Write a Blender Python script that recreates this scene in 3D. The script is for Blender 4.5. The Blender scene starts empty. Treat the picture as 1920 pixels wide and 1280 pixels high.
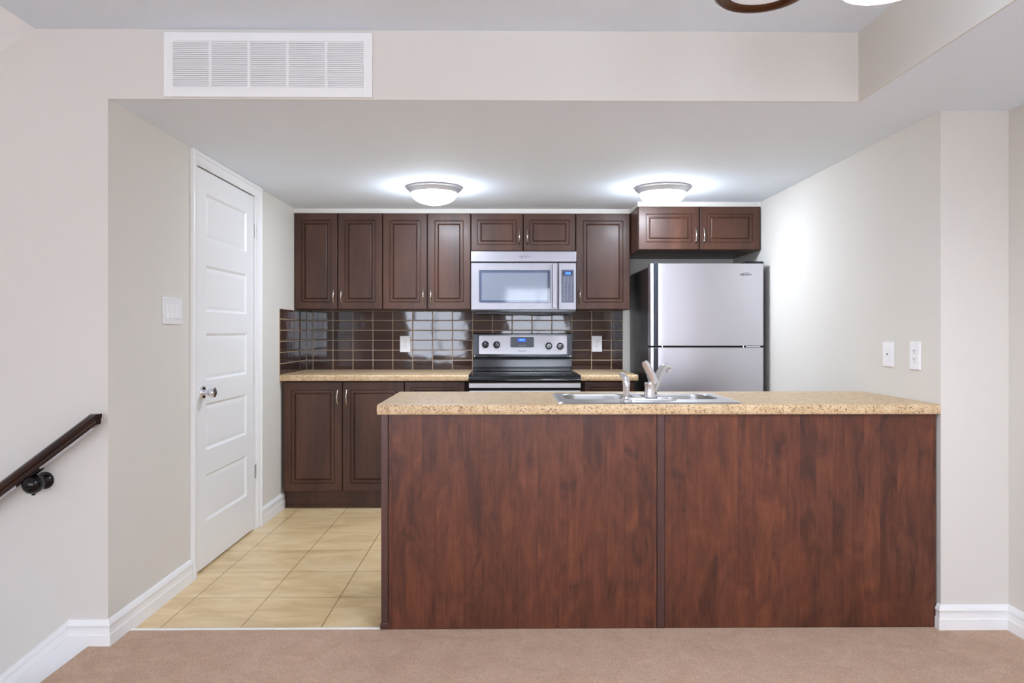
import bpy, bmesh, math, random
from mathutils import Vector, Matrix
random.seed(7)
SC = bpy.context.scene
COL = SC.collection
PI = math.pi

# ------------------------------------------------------------------ camera, world, exposure
H = 1.201
cam_d = bpy.data.cameras.new('camera')
cam_d.sensor_width = 36.0
cam_d.lens = 1359.5 * 36.0 / 1920.0
cam_d.shift_y = -18.0 / 1920.0
cam_d.clip_start = 0.02
cam = bpy.data.objects.new('camera', cam_d)
COL.objects.link(cam)
cam.location = (0, 0, H)
cam.rotation_euler = (PI / 2, 0, -0.011)
SC.camera = cam
W = bpy.data.worlds.new('world'); SC.world = W
W.use_nodes = True
W.node_tree.nodes['Background'].inputs[0].default_value = (0.75, 0.85, 1.0, 1)
W.node_tree.nodes['Background'].inputs[1].default_value = 0.6
SC.view_settings.view_transform = 'Standard'
SC.view_settings.look = 'None'
SC.view_settings.exposure = 0.14
SC.cycles.diffuse_bounces = 8
SC.view_settings.gamma = 1.0
PANE = 10.8       # daylight in the windows behind the camera
DOME = 84.0       # glass domes of the kitchen lights
SHADE = 9.0       # lit chandelier shade

# key planes of the room (metres; camera stands at x = y = 0)
XL, XR, YF, YR, YW, YC, YB, YP = -1.512, 1.757, 2.785, 2.8975, 5.543, 4.897, 5.233, 2.915
ZK, ZM, XS, XRR = 2.09, 2.3565, 1.3686, 2.032
YBK, XLL = -3.3, -4.1

# ------------------------------------------------------------------ helpers
def lin(r, g, b):
    def f(c):
        c /= 255.0
        return c / 12.92 if c <= 0.04045 else ((c + 0.055) / 1.055) ** 2.4
    return (f(r), f(g), f(b), 1.0)

def mat(name, rgb, rough=0.5, metal=0.0, coat=0.0, spec=0.5, emit=None, strength=0.0):
    m = bpy.data.materials.new(name); m.use_nodes = True
    b = m.node_tree.nodes['Principled BSDF']
    b.inputs['Base Color'].default_value = lin(*rgb)
    b.inputs['Roughness'].default_value = rough
    b.inputs['Metallic'].default_value = metal
    b.inputs['Coat Weight'].default_value = coat
    b.inputs['Coat Roughness'].default_value = 0.15
    b.inputs['Specular IOR Level'].default_value = spec
    if emit:
        b.inputs['Emission Color'].default_value = lin(*emit)
        b.inputs['Emission Strength'].default_value = strength
    return m

def nd(m, kind, **kw):
    n = m.node_tree.nodes.new(kind)
    for k, v in kw.items():
        if k in n.inputs: n.inputs[k].default_value = v
        else: setattr(n, k, v)
    return n
def ln(m, a, b): m.node_tree.links.new(a, b)
def bsdf(m): return m.node_tree.nodes['Principled BSDF']
def coords(m, scale=(1, 1, 1), loc=(0, 0, 0), rot=(0, 0, 0)):
    g = nd(m, 'ShaderNodeNewGeometry')          # world position: patterns run on across neighbouring pieces
    mp = nd(m, 'ShaderNodeMapping')
    mp.inputs['Scale'].default_value = scale; mp.inputs['Location'].default_value = loc; mp.inputs['Rotation'].default_value = rot
    ln(m, g.outputs['Position'], mp.inputs['Vector'])
    return mp.outputs['Vector']
def ramp(m, fac, stops):
    r = nd(m, 'ShaderNodeValToRGB')
    e = r.color_ramp.elements
    while len(e) < len(stops): e.new(0.5)
    for el, (p, c) in zip(e, stops):
        el.position = p; el.color = lin(*c)
    ln(m, fac, r.inputs['Fac'])
    return r.outputs['Color']
def noise(m, vec, scale, detail=3.0, rough=0.5, dist=0.0):
    n = nd(m, 'ShaderNodeTexNoise')
    n.inputs['Scale'].default_value = scale; n.inputs['Detail'].default_value = detail
    n.inputs['Roughness'].default_value = rough; n.inputs['Distortion'].default_value = dist
    ln(m, vec, n.inputs['Vector'])
    return n.outputs['Fac']
def bump(m, h, strength=0.2, dist=0.01):
    b = nd(m, 'ShaderNodeBump'); b.inputs['Strength'].default_value = strength; b.inputs['Distance'].default_value = dist
    ln(m, h, b.inputs['Height']); ln(m, b.outputs['Normal'], bsdf(m).inputs['Normal'])
    return b
def mix(m, fac, a, b, mode='MIX'):
    n = nd(m, 'ShaderNodeMix'); n.data_type = 'RGBA'; n.blend_type = mode
    if isinstance(fac, float): n.inputs[0].default_value = fac
    else: ln(m, fac, n.inputs[0])
    for s, v in ((6, a), (7, b)):
        if isinstance(v, tuple): n.inputs[s].default_value = v
        else: ln(m, v, n.inputs[s])
    return n.outputs[2]

class MB:
    def __init__(s): s.bm = bmesh.new()
    def box(s, x0, x1, y0, y1, z0, z1, bev=0.0, seg=2):
        t = bmesh.new()
        vs = [t.verts.new(p) for p in ((x0,y0,z0),(x1,y0,z0),(x1,y1,z0),(x0,y1,z0),(x0,y0,z1),(x1,y0,z1),(x1,y1,z1),(x0,y1,z1))]
        for f in ((0,3,2,1),(4,5,6,7),(0,1,5,4),(1,2,6,5),(2,3,7,6),(3,0,4,7)): t.faces.new([vs[i] for i in f])
        if bev: bmesh.ops.bevel(t, geom=t.edges[:], offset=bev, segments=seg, affect='EDGES', profile=0.5, clamp_overlap=True)
        s.add(t); return s
    def add(s, t, M=None):
        mp = {}
        for v in t.verts: mp[v] = s.bm.verts.new(M @ v.co if M else v.co)
        for f in t.faces:
            try:
                nf = s.bm.faces.new([mp[v] for v in f.verts]); nf.material_index = f.material_index
            except ValueError: pass
        t.free(); return s
    def loops(s, Ls, cap0=True, cap1=True, close=True):
        R = [[s.bm.verts.new(p) for p in L] for L in Ls]
        n = len(R[0])
        for a, b in zip(R, R[1:]):
            for i in range(n if close else n - 1):
                j = (i + 1) % n
                s.bm.faces.new((a[i], a[j], b[j], b[i]))
        if cap0: s.bm.faces.new(R[0][::-1])
        if cap1: s.bm.faces.new(R[-1])
        return s
    def lathe(s, prof, c, axis='z', seg=40, cap0=True, cap1=True):
        Ls = []
        for r, h in prof:
            L = []
            for i in range(seg):
                a = 2 * PI * i / seg; u, v = max(r, 1e-5) * math.cos(a), max(r, 1e-5) * math.sin(a)
                p = {'z': (u, v, h), 'y': (u, h, v), 'x': (h, u, v)}[axis]
                L.append((c[0] + p[0], c[1] + p[1], c[2] + p[2]))
            Ls.append(L)
        return s.loops(Ls, cap0, cap1)
    def tube(s, pts, rad, seg=14, flat=None, up=(0, 0, 1)):
        pts = [Vector(p) for p in pts]; n = len(pts); Ls = []
        if not isinstance(rad, (list, tuple)): rad = [rad] * n
        prev = None
        for i, p in enumerate(pts):
            t = (pts[min(i + 1, n - 1)] - pts[max(i - 1, 0)]).normalized()
            if prev is None:
                ref = Vector(up) if abs(t.dot(Vector(up))) < 0.95 else Vector((1, 0, 0))
                a = t.cross(ref).normalized()
            else: a = (prev - t * prev.dot(t)).normalized()
            prev = a; b = t.cross(a)
            r = rad[i]; ra, rb = (r if not isinstance(r, tuple) else r[0]), (r if not isinstance(r, tuple) else r[1])
            Ls.append([p + a * ra * math.cos(2 * PI * k / seg) + b * rb * math.sin(2 * PI * k / seg) for k in range(seg)])
        return s.loops(Ls)
    def prism(s, pts, vec):
        v = Vector(vec)
        return s.loops([[Vector(p) for p in pts], [Vector(p) + v for p in pts]])
    def obj(s, name, m, parent=None, smooth=35):
        bm = s.bm
        bmesh.ops.recalc_face_normals(bm, faces=bm.faces[:])
        off = wloc(parent)
        for v in bm.verts: v.co -= off
        lim = math.radians(smooth)
        for f in bm.faces: f.smooth = True
        for e in bm.edges:
            e.smooth = not (len(e.link_faces) == 2 and e.calc_face_angle(0.0) > lim) and len(e.link_faces) == 2
        me = bpy.data.meshes.new(name); bm.to_mesh(me); bm.free()
        o = bpy.data.objects.new(name, me); COL.objects.link(o)
        for k in (m if isinstance(m, (list, tuple)) else [m]): me.materials.append(k)
        w = o.modifiers.new('weighted_normal', 'WEIGHTED_NORMAL'); w.keep_sharp = True; w.weight = 80
        if parent: o.parent = parent
        return o

def wloc(o):
    v = Vector((0, 0, 0))
    while o is not None:
        v += o.location; o = o.parent
    return v
def thing(name, label, cat, loc, group=None):
    o = bpy.data.objects.new(name, None); COL.objects.link(o)
    o.location = loc; o.empty_display_size = 0.1
    o['label'] = label; o['category'] = cat
    if group: o['group'] = group
    return o
def tag(o, label, cat, group=None):
    o['label'] = label; o['category'] = cat
    if group: o['group'] = group
    return o
def struct(o, label, cat):
    o['kind'] = 'structure'; o['label'] = label; o['category'] = cat
    return o
def rr(x0, x1, z0, z1, r, seg=4):
    r = max(min(r, (x1 - x0) / 2 - 1e-4, (z1 - z0) / 2 - 1e-4), 2e-4)
    P = []
    for cx, cz, a0 in ((x1 - r, z0 + r, -PI / 2), (x1 - r, z1 - r, 0), (x0 + r, z1 - r, PI / 2), (x0 + r, z0 + r, PI)):
        for k in range(seg + 1):
            a = a0 + PI / 2 * k / seg
            P.append((cx + r * math.cos(a), cz + r * math.sin(a)))
    return P
def text_mesh(txt, size, extrude=0.0004, align='CENTER', shear=0.0):
    c = bpy.data.curves.new('t', 'FONT'); c.body = txt; c.size = size; c.extrude = extrude; c.align_x = align; c.align_y = 'CENTER'; c.shear = shear
    o = bpy.data.objects.new('t', c); COL.objects.link(o)
    dg = bpy.context.evaluated_depsgraph_get()
    me = bpy.data.meshes.new_from_object(o.evaluated_get(dg))
    bpy.data.objects.remove(o); bpy.data.curves.remove(c)
    b = bmesh.new(); b.from_mesh(me); bpy.data.meshes.remove(me)
    return b
FACE = lambda x, y, z: Matrix.Translation((x, y, z)) @ Matrix.Rotation(PI / 2, 4, 'X')   # text facing -Y

# ------------------------------------------------------------------ materials
M = {}
m = M['wall'] = mat('wall_paint', (217, 213, 206), 0.75, spec=0.3)
bump(m, noise(m, coords(m), 260, 2), 0.04, 0.002)
m = M['ceil'] = mat('ceiling_paint', (234, 243, 254), 0.85, spec=0.2)
bump(m, noise(m, coords(m), 120, 2), 0.06, 0.002)
M['ceilwhite'] = mat('white_sloped_ceiling', (250, 252, 254), 0.85, spec=0.2)
m = M['stipple'] = mat('stippled_ceiling', (234, 243, 254), 0.9, spec=0.2)
bump(m, noise(m, coords(m), 190, 3, 0.7), 0.55, 0.006)
M['trim'] = mat('white_trim', (238, 238, 238), 0.4)
M['door'] = mat('white_door', (238, 238, 239), 0.38)
M['plastic'] = mat('white_plastic', (240, 240, 242), 0.3)
M['slot'] = mat('dark_slot', (30, 28, 28), 0.6)
M['black'] = mat('black_gloss', (10, 12, 18), 0.12, spec=0.5)
M['blackside'] = mat('black_fridge_side', (13, 14, 19), 0.32, spec=0.45)
M['blackglass'] = mat('black_glass', (7, 8, 13), 0.05, spec=0.7)
M['darkplastic'] = mat('charcoal_plastic', (36, 42, 52), 0.3)
M['gap'] = mat('cabinet_shadow_gap', (24, 15, 13), 0.8)
M['chrome'] = mat('chrome', (228, 230, 236), 0.07, 1.0)
M['nickel'] = mat('satin_nickel', (206, 196, 184), 0.22, 1.0)
M['brushed'] = mat('brushed_nickel_ring', (206, 206, 210), 0.34, 0.4)
M['hinge'] = mat('hinge_steel', (190, 190, 190), 0.35, 1.0)
M['bronze'] = mat('oiled_bronze', (92, 62, 42), 0.3, 0.8)
M['grout'] = mat('beige_grout', (198, 174, 146), 0.8)
M['logo'] = mat('logo_print', (92, 88, 96), 0.4)
M['key'] = mat('key_print', (196, 198, 210), 0.5)
M['keydim'] = mat('keypad_key_print', (150, 152, 170), 0.5)
M['strip'] = mat('transition_strip', (228, 226, 222), 0.45)

def steel(name, rgb, rough, axis):
    m = mat(name, rgb, rough, 1.0)
    sc = {'x': (3, 220, 220), 'z': (220, 220, 3)}[axis]
    n = noise(m, coords(m, sc), 4.0, 3, 0.6)
    r = nd(m, 'ShaderNodeMapRange'); r.inputs[3].default_value = rough - 0.05; r.inputs[4].default_value = rough + 0.07
    ln(m, n, r.inputs[0]); ln(m, r.outputs[0], bsdf(m).inputs['Roughness'])
    bump(m, n, 0.03, 0.001)
    return m
M['steel'] = steel('brushed_steel', (166, 164, 170), 0.17, 'x')
M['mwsteel'] = steel('microwave_steel', (150, 148, 154), 0.34, 'x')
bsdf(M['mwsteel']).inputs['Metallic'].default_value = 0.8
M['panelsteel'] = steel('satin_panel_steel', (200, 198, 203), 0.45, 'x')
bsdf(M['panelsteel']).inputs['Metallic'].default_value = 0.55
M['fridge_steel'] = steel('fridge_steel', (204, 203, 210), 0.3, 'x')
m = M['sinksteel'] = mat('sink_steel', (186, 184, 182), 0.36, 1.0)

def wood(name, dark, mid, light, rough, spread, coat, gscale):
    m = mat(name, mid, rough, coat=coat)
    v = coords(m, (1, 1, 0.16))
    big = noise(m, v, gscale, 4, 0.55, 0.9)
    v2 = coords(m, (1, 1, 0.035))
    fine = noise(m, v2, 90, 4, 0.6, 0.2)
    c = ramp(m, big, [(0.5 - spread, dark), (0.5, mid), (0.5 + spread, light)])
    c2 = ramp(m, fine, [(0.35, (205, 200, 198)), (0.65, (255, 255, 255))])
    ln(m, mix(m, 0.5, c, c2, 'MULTIPLY'), bsdf(m).inputs['Base Color'])
    return m
def cherry():
    m = mat('cherry_panel', (98, 56, 43), 0.36, coat=0.12, spec=0.4)
    # staves of uneven width, each with its own tone and its own run of the figure
    p = coords(m)
    sx = nd(m, 'ShaderNodeSeparateXYZ'); ln(m, p, sx.inputs[0])
    vo = nd(m, 'ShaderNodeTexVoronoi'); vo.voronoi_dimensions = '1D'; vo.inputs['Scale'].default_value = 15.0
    ln(m, sx.outputs['X'], vo.inputs['W'])
    sc = nd(m, 'ShaderNodeSeparateColor'); ln(m, vo.outputs['Color'], sc.inputs[0])
    off = nd(m, 'ShaderNodeCombineXYZ')
    k = nd(m, 'ShaderNodeMath', operation='MULTIPLY'); k.inputs[1].default_value = 9.0
    ln(m, sc.outputs[0], k.inputs[0]); ln(m, k.outputs[0], off.inputs['Y'])
    def vec(scale):
        a = nd(m, 'ShaderNodeVectorMath', operation='ADD'); ln(m, coords(m, scale), a.inputs[0]); ln(m, off.outputs[0], a.inputs[1])
        return a.outputs[0]
    f = noise(m, vec((1, 1, 0.42)), 8.5, 5, 0.62, 1.4)
    c1 = ramp(m, f, [(0.24, (60, 34, 27)), (0.40, (90, 51, 38)), (0.56, (110, 62, 43)), (0.75, (128, 75, 51))])
    tone = ramp(m, sc.outputs[1], [(0.0, (212, 206, 206)), (1.0, (255, 255, 255))])
    g = noise(m, vec((1, 1, 0.07)), 30, 4, 0.65, 0.5)
    c2 = ramp(m, g, [(0.3, (206, 200, 200)), (0.6, (255, 255, 255))])
    kf = noise(m, coords(m, (1, 1, 0.05)), 170, 3, 0.6, 0.1)
    c3 = ramp(m, kf, [(0.35, (228, 224, 222)), (0.6, (255, 255, 255))])
    c = mix(m, 0.8, mix(m, 0.7, c1, tone, 'MULTIPLY'), c2, 'MULTIPLY')
    ln(m, mix(m, 0.8, c, c3, 'MULTIPLY'), bsdf(m).inputs['Base Color'])
    return m
M['espresso'] = wood('espresso_foil', (64, 38, 28), (77, 48, 35), (89, 56, 41), 0.4, 0.2, 0.06, 6)
bsdf(M['espresso']).inputs['Specular IOR Level'].default_value = 0.36
M['cherry'] = cherry()
M['post'] = wood('cherry_post', (70, 44, 40), (78, 49, 44), (86, 54, 47), 0.36, 0.2, 0.2, 5)
m = M['rail'] = wood('dark_handrail', (14, 3, 3), (30, 8, 5), (52, 17, 8), 0.16, 0.2, 0.5, 20)
M['ball'] = mat('black_bracket_wood', (8, 5, 5), 0.14, spec=0.4)

m = M['counter'] = mat('beige_laminate', (206, 184, 150), 0.42, spec=0.3)
v = coords(m)
base = ramp(m, noise(m, v, 26, 4, 0.6), [(0.3, (197, 168, 130)), (0.55, (212, 185, 147)), (0.75, (224, 203, 167))])
sp = ramp(m, noise(m, v, 185, 2, 0.55, 0.6), [(0.345, (96, 56, 48)), (0.43, (255, 255, 255))])
lp = ramp(m, noise(m, v, 120, 2, 0.5, 0.8), [(0.31, (178, 130, 96)), (0.42, (255, 255, 255))])
c = mix(m, 0.85, base, sp, 'MULTIPLY'); c = mix(m, 0.8, c, lp, 'MULTIPLY')
ln(m, c, bsdf(m).inputs['Base Color'])

m = M['tile'] = mat('brown_glazed_tile', (62, 44, 40), 0.05, spec=0.5)
v = coords(m)
ln(m, ramp(m, noise(m, v, 3.0, 2), [(0.35, (50, 34, 31)), (0.65, (72, 48, 40))]), bsdf(m).inputs['Base Color'])
bump(m, noise(m, v, 14, 1, 0.4), 0.05, 0.006)

m = M['floortile'] = mat('floor_tile', (214, 192, 152), 0.3)
v = coords(m, loc=(1.395, -3.2896, 0))
br = nd(m, 'ShaderNodeTexBrick')
br.offset = 0.0; br.squash = 1.0
for k, val in (('Scale', 1.0), ('Mortar Size', 0.0022), ('Mortar Smooth', 0.0), ('Bias', 0.0), ('Brick Width', 0.3255), ('Row Height', 0.3526)):
    br.inputs[k].default_value = val
br.inputs['Color1'].default_value = (0.93, 0.93, 0.93, 1); br.inputs['Color2'].default_value = (1, 1, 1, 1); br.inputs['Mortar'].default_value = lin(172, 150, 120)
ln(m, v, br.inputs['Vector'])
v3 = coords(m, (1.0, 2.6, 1), rot=(0, 0, 0.25))
cl = ramp(m, noise(m, v3, 3.2, 6, 0.62, 0.8), [(0.3, (208, 176, 126)), (0.5, (225, 197, 150)), (0.7, (236, 214, 174))])
ln(m, mix(m, 1.0, cl, br.outputs['Color'], 'MULTIPLY'), bsdf(m).inputs['Base Color'])
bump(m, noise(m, v3, 9, 4), 0.05, 0.004)

m = M['carpet'] = mat('beige_carpet', (196, 165, 142), 0.95, spec=0.1)
v = coords(m)
c = ramp(m, noise(m, v, 9, 5, 0.7, 0.6), [(0.3, (230, 191, 161)), (0.65, (246, 210, 181))])
f = ramp(m, noise(m, v, 210, 4, 0.85), [(0.34, (184, 176, 168)), (0.56, (255, 255, 255))])
ln(m, mix(m, 0.75, c, f, 'MULTIPLY'), bsdf(m).inputs['Base Color'])
bump(m, noise(m, v, 240, 3, 0.8), 0.9, 0.012)
bsdf(m).inputs['Sheen Weight'].default_value = 0.15

M['dome'] = mat('lit_frosted_glass', (255, 255, 255), 0.4, emit=(230, 241, 255), strength=DOME)
M['shade_lit'] = mat('lit_shade_glass', (255, 255, 255), 0.4, emit=(230, 241, 255), strength=SHADE)
M['bulb'] = mat('lit_bulb', (255, 255, 255), 0.4, emit=(230, 241, 255), strength=440.0)
M['shade'] = mat('frosted_shade_glass', (205, 205, 210), 0.25, emit=(240, 240, 250), strength=0.28)  # faint glow added to lighten the shades without a lit bulb
M['pane'] = mat('daylight_pane', (255, 255, 255), 0.2, emit=(228, 238, 255), strength=PANE)
M['blue'] = mat('blue_digits', (60, 170, 255), 0.4, emit=(70, 175, 255), strength=2.2)
M['blueglow'] = mat('blue_display_backlight', (4, 24, 110), 0.3, emit=(4, 34, 190), strength=1.0)
M['lens'] = mat('hood_lamp_lens', (226, 226, 214), 0.4)
M['mwglass'] = mat('microwave_window', (80, 90, 114), 0.05, spec=0.5)
M['mwscreen'] = mat('microwave_window_screen', (128, 134, 148), 0.06, spec=0.5)
M['mwpanel'] = mat('keypad_panel', (62, 64, 84), 0.2)

# ------------------------------------------------------------------ room shell
T = 0.1
struct(MB().box(XL - T, XR + T, YW, YW + T, -0.05, 2.4).obj('wall_back', M['wall']), 'cream kitchen wall behind the stove and cabinets', 'wall')
DY0, DY1, DZ = 3.545, 4.44, 2.055
b = MB()
b.box(XL - T, XL, YF + T, DY0, -0.05, 2.4); b.box(XL - T, XL, DY1, YW, -0.05, 2.4); b.box(XL - T, XL, DY0, DY1, DZ, 2.4)
struct(b.obj('wall_left', M['wall']), 'cream side wall with the white panelled door', 'wall')
b = MB(); b.box(XR, XR + T, YR + T, YW, -0.05, ZK); b.box(XR, XRR + T, YR, YR + T, -0.05, ZK); b.box(XRR, XRR + T, YBK, YR, -0.05, ZK)
struct(b.obj('wall_right', M['wall']), 'cream wall stepping forward beside the refrigerator and counter end', 'wall')
b = MB()
b.prism([(XL, YF, -1.8), (XL, YF, 2.3565), (-1.7858, YF, 2.3565), (-3.5, YF, 2.3565), (-3.5, YF, -1.8)], (0, T, 0))
struct(b.obj('wall_front', M['wall']), 'cream wall with the handrail, facing the camera at left', 'wall')
b = MB()
b.box(XL, XS, YF, YF + 0.006, ZK, ZM); b.box(XS, XS + 0.006, YBK, YF + 0.006, ZK, ZM)
struct(b.obj('wall_bulkhead', M['wall']), 'cream bulkhead face above the kitchen opening with the return grille', 'wall')
b = MB()
b.box(XL, XS + 0.006, YF + 0.006, YW, ZK, ZM); b.box(XS + 0.006, XRR + T, YBK, YW, ZK, ZM)
struct(b.obj('ceiling_kitchen', M['ceil']), 'low smooth ceiling over the kitchen and right strip', 'ceiling')
b = MB()
b.box(-1.7858, XS, YBK, YF, ZM, ZM + T); b.box(XLL, -1.7858, YBK, 1.7, ZM, ZM + T)
struct(b.obj('ceiling_main', M['stipple']), 'stippled grey ceiling of the living area at the top', 'ceiling')
sl = 0.652
b = MB().prism([(-1.7858, 1.7, ZM), (-3.5, 1.7, ZM - sl * 1.7142), (-3.5, 1.7, ZM - sl * 1.7142 + 0.15), (-1.7858, 1.7, ZM + 0.15)], (0, YF - 1.7, 0))
struct(b.obj('ceiling_stair', M['ceilwhite']), 'sloped ceiling over the stairs in the top left corner', 'ceiling')
b = MB().prism([(-1.7858, 1.6, ZM), (-3.5, 1.6, ZM), (-3.5, 1.6, ZM - sl * 1.7142)], (0, 0.1, 0))
b.box(-3.6, -3.5, 1.6, YF, -1.8, 1.4)
struct(b.obj('wall_stair', M['wall']), 'cream stairwell wall below the sloped ceiling', 'wall')
wins = [(-1.9, -0.75, 0.62, 2.12), (0.0, 1.3, 0.62, 2.05), (-3.85, -3.1, 0.62, 2.12)]
b = MB()
xs = [XLL] + sorted(sum([[w[0], w[1]] for w in wins], [])) + [XRR]
for x0, x1 in zip(xs[0::2], xs[1::2]): b.box(x0, x1, YBK - T, YBK, -0.05, ZM)
for x0, x1, z0, z1 in wins: b.box(x0, x1, YBK - T, YBK, -0.05, z0); b.box(x0, x1, YBK - T, YBK, z1, ZM)
struct(b.obj('wall_rear', M['wall']), 'cream living area wall with daylight windows, behind the camera', 'wall')
struct(MB().box(XLL - T, XLL, YBK, 1.7, -0.05, ZM).obj('wall_side', M['wall']), 'cream living area wall far left, behind the camera', 'wall')
for i, (x0, x1, z0, z1) in enumerate(wins):
    r = MB()
    for a in ((x0, x0 + .05, z0, z1), (x1 - .05, x1, z0, z1), (x0, x1, z0, z0 + .05), (x0, x1, z1 - .05, z1), ((x0 + x1) / 2 - .02, (x0 + x1) / 2 + .02, z0, z1)):
        r.box(a[0], a[1], YBK - 0.08, YBK - 0.02, a[2], a[3])
    o = struct(r.obj('window_%d' % (i + 1), M['trim']), ['white window behind the camera, left of centre', 'white window behind the camera, right of centre', 'narrow white window at the far left behind the camera'][i], 'window')
    MB().box(x0 + .001, x1 - .001, YBK - 0.098, YBK - 0.09, z0 + .001, z1 - .001).obj('pane', M['pane'], o)

# floors
b = MB().box(XL - 0.08, XR + 0.05, 2.93, YW + 0.05, -0.05, 0.0)
struct(b.obj('floor_tile', M['floortile']), 'beige ceramic tile floor of the kitchen', 'floor')
b = MB()
b.box(-1.585, XRR + 0.05, YBK, 2.922, -0.06, 0.008, 0.008, 3); b.box(XLL, -1.585, YBK, 1.7, -0.06, 0.008)
struct(b.obj('floor_carpet', M['carpet']), 'beige cut pile carpet in the living area foreground', 'floor')
b = MB()
for k in range(5): b.box(-1.6 - 0.26 * (k + 1), -1.6 - 0.26 * k + 0.02, 1.7, YF - 0.02, -0.19 * (k + 1) - 0.2, -0.19 * (k + 1), 0.01)
struct(b.obj('floor_stair', M['carpet']), 'carpeted steps going down to the left of the landing', 'stairs')
b = MB().prism([(XL + .016, 2.917, 0.0), (XL + .016, 2.917, 0.009), (XL + .016, 2.923, 0.012), (XL + .016, 2.943, 0.006), (XL + .016, 2.945, 0.0)], (-0.497 - XL - .016, 0, 0))
struct(b.obj('trim_1', M['strip']), 'white transition strip between tile floor and carpet', 'trim')

# baseboards: profile (thickness, height) swept along a floor path, the wall on the left of the direction of travel
BASE = [(0.0, 0.0), (0.016, 0.0), (0.016, 0.048), (0.0145, 0.052), (0.0125, 0.054), (0.0115, 0.072), (0.0125, 0.080), (0.0145, 0.084), (0.014, 0.090), (0.010, 0.098), (0.006, 0.104), (0.0, 0.106)]
def sweep(path, side, prof=BASE):
    Ls = []
    P = [Vector(p) for p in path]
    for i, p in enumerate(P):
        d0 = (P[i] - P[i - 1]).normalized() if i else None
        d1 = (P[i + 1] - P[i]).normalized() if i < len(P) - 1 else None
        nrm = lambda d: Vector((d.y, -d.x)) * side
        if d0 is None: off = nrm(d1)
        elif d1 is None: off = nrm(d0)
        else:
            n0, n1 = nrm(d0), nrm(d1); q = (n0 + n1).normalized(); off = q / q.dot(n0)
        Ls.append([(p.x + off.x * t, p.y + off.y * t, z) for t, z in prof])
    return MB().loops(Ls)
e = 0.0006
struct(sweep([(-1.6585, YF - e), (XL + e, YF - e), (XL + e, 3.508)], 1).obj('baseboard_left', M['trim'], smooth=25), 'white moulded baseboard around the corner left of the door', 'baseboard')
struct(sweep([(XL + e, 4.51), (XL + e, 4.978)], 1).obj('baseboard_corner', M['trim'], smooth=25), 'short white baseboard between door and base cabinet', 'baseboard')
struct(sweep([(XR - e, 2.912), (XR - e, YR - e), (XRR - e, YR - e), (XRR - e, YBK + .02)], 1).obj('baseboard_right', M['trim'], smooth=25), 'white moulded baseboard on the right wall beside the counter base', 'baseboard')
# stair skirt: the same moulding running down the wall with the steps
Ls = []
for x in (-1.6590, -2.6):
    dz = 0.81 * (x + 1.659)
    Ls.append([(x, YF - e - t, z * 1.25 - 0.0265 + dz if z > 0 else -0.40 + dz) for t, z in BASE])
b = MB().loops(Ls)
b.prism([(-1.575, YF - .0155, -.0003), (-1.575, YF - .0155, -.40), (-1.6588, YF - .0155, -.40), (-1.6588, YF - .0155, -.0003)], (0, .015, 0))
struct(b.obj('trim_2', M['trim'], smooth=25), 'white sloping skirt board along the stairs at lower left', 'trim')

# bulkhead strip above the cabinets
b = MB(); b.box(XL, 0.9135, YB + .012, YW, 2.0575, ZK - .0005); b.box(0.9135, XR, 4.945, YW, 2.0575, ZK - .0005)
struct(b.obj('trim_3', M['wall']), 'narrow cream filler strip between wall cabinets and ceiling', 'trim')

# interior door in the left wall
door = thing('door_1', 'white five-panel interior door with chrome knob in the left wall', 'door', (XL, 4.0, 0.0)); door['kind'] = 'structure'
Y0, Y1, ZT, XF = 3.582, 4.405, 2.018, XL - 0.004
zs = [(0.236, 0.475), (0.598, 0.836), (0.952, 1.193), (1.304, 1.540), (1.668, 1.904)]
py0, py1 = 3.708, 4.288
b = MB()
def fq(y0, y1, z0, z1): b.loops([[(XF, y0, z0), (XF, y1, z0)], [(XF, y0, z1), (XF, y1, z1)]], False, False, False)
fq(Y0, py0, 0.012, ZT); fq(py1, Y1, 0.012, ZT)
edges = [0.012] + sum([list(z) for z in zs], []) + [ZT]
for a, c in zip(edges[0::2], edges[1::2]): fq(py0, py1, a, c)
for z0, z1 in zs:
    b.loops([[(XF - d, u, v) for u, v in rr(py0 + i, py1 - i, z0 + i, z1 - i, 0.0)] for i, d in ((0, 0), (0.012, 0.0085), (0.020, 0.0085), (0.038, 0.003))], False, True)
b.loops([[(XF, y, z) for y, z in ((Y0, .012), (Y1, .012), (Y1, ZT), (Y0, ZT))], [(XF - .035, y, z) for y, z in ((Y0, .012), (Y1, .012), (Y1, ZT), (Y0, ZT))]], False, True)
bmesh.ops.remove_doubles(b.bm, verts=b.bm.verts[:], dist=1e-5)
slab = b.obj('door_panel', M['door'], door, smooth=20)
# casing with stepped profile and jamb
b = MB()
CAS = [(0.0, 0.0), (0.0, 0.017), (0.010, 0.020), (0.020, 0.018), (0.024, 0.014), (0.045, 0.012), (0.055, 0.008), (0.063, 0.007), (0.066, 0.0)]
yo0, yo1, zo = 3.512, 4.506, 2.0885
Ls = [[(XL + t, yo0 + w, 0.001) for w, t in CAS], [(XL + t, yo0 + w, zo - w) for w, t in CAS], [(XL + t, yo1 - w, zo - w) for w, t in CAS], [(XL + t, yo1 - w, 0.001) for w, t in CAS]]
b.loops(Ls)
b.obj('casing', M['trim'], door, smooth=20)
b = MB()
b.box(XL - T, XL, DY0 + .001, Y0 - .003, 0.001, DZ - .001); b.box(XL - T, XL, Y1 + .003, DY1 - .001, 0.001, DZ - .001); b.box(XL - T, XL, DY0 + .001, DY1 - .001, ZT + .010, DZ - .001)
b.obj('jamb', M['trim'], door)
MB().box(XL - T, XL - 0.041, Y0 - .002, Y1 + .002, 0.001, ZT + .009).obj('stop', M['slot'], door)  # dark board behind the slab, painted shade for the gap around it
k = MB()
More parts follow.
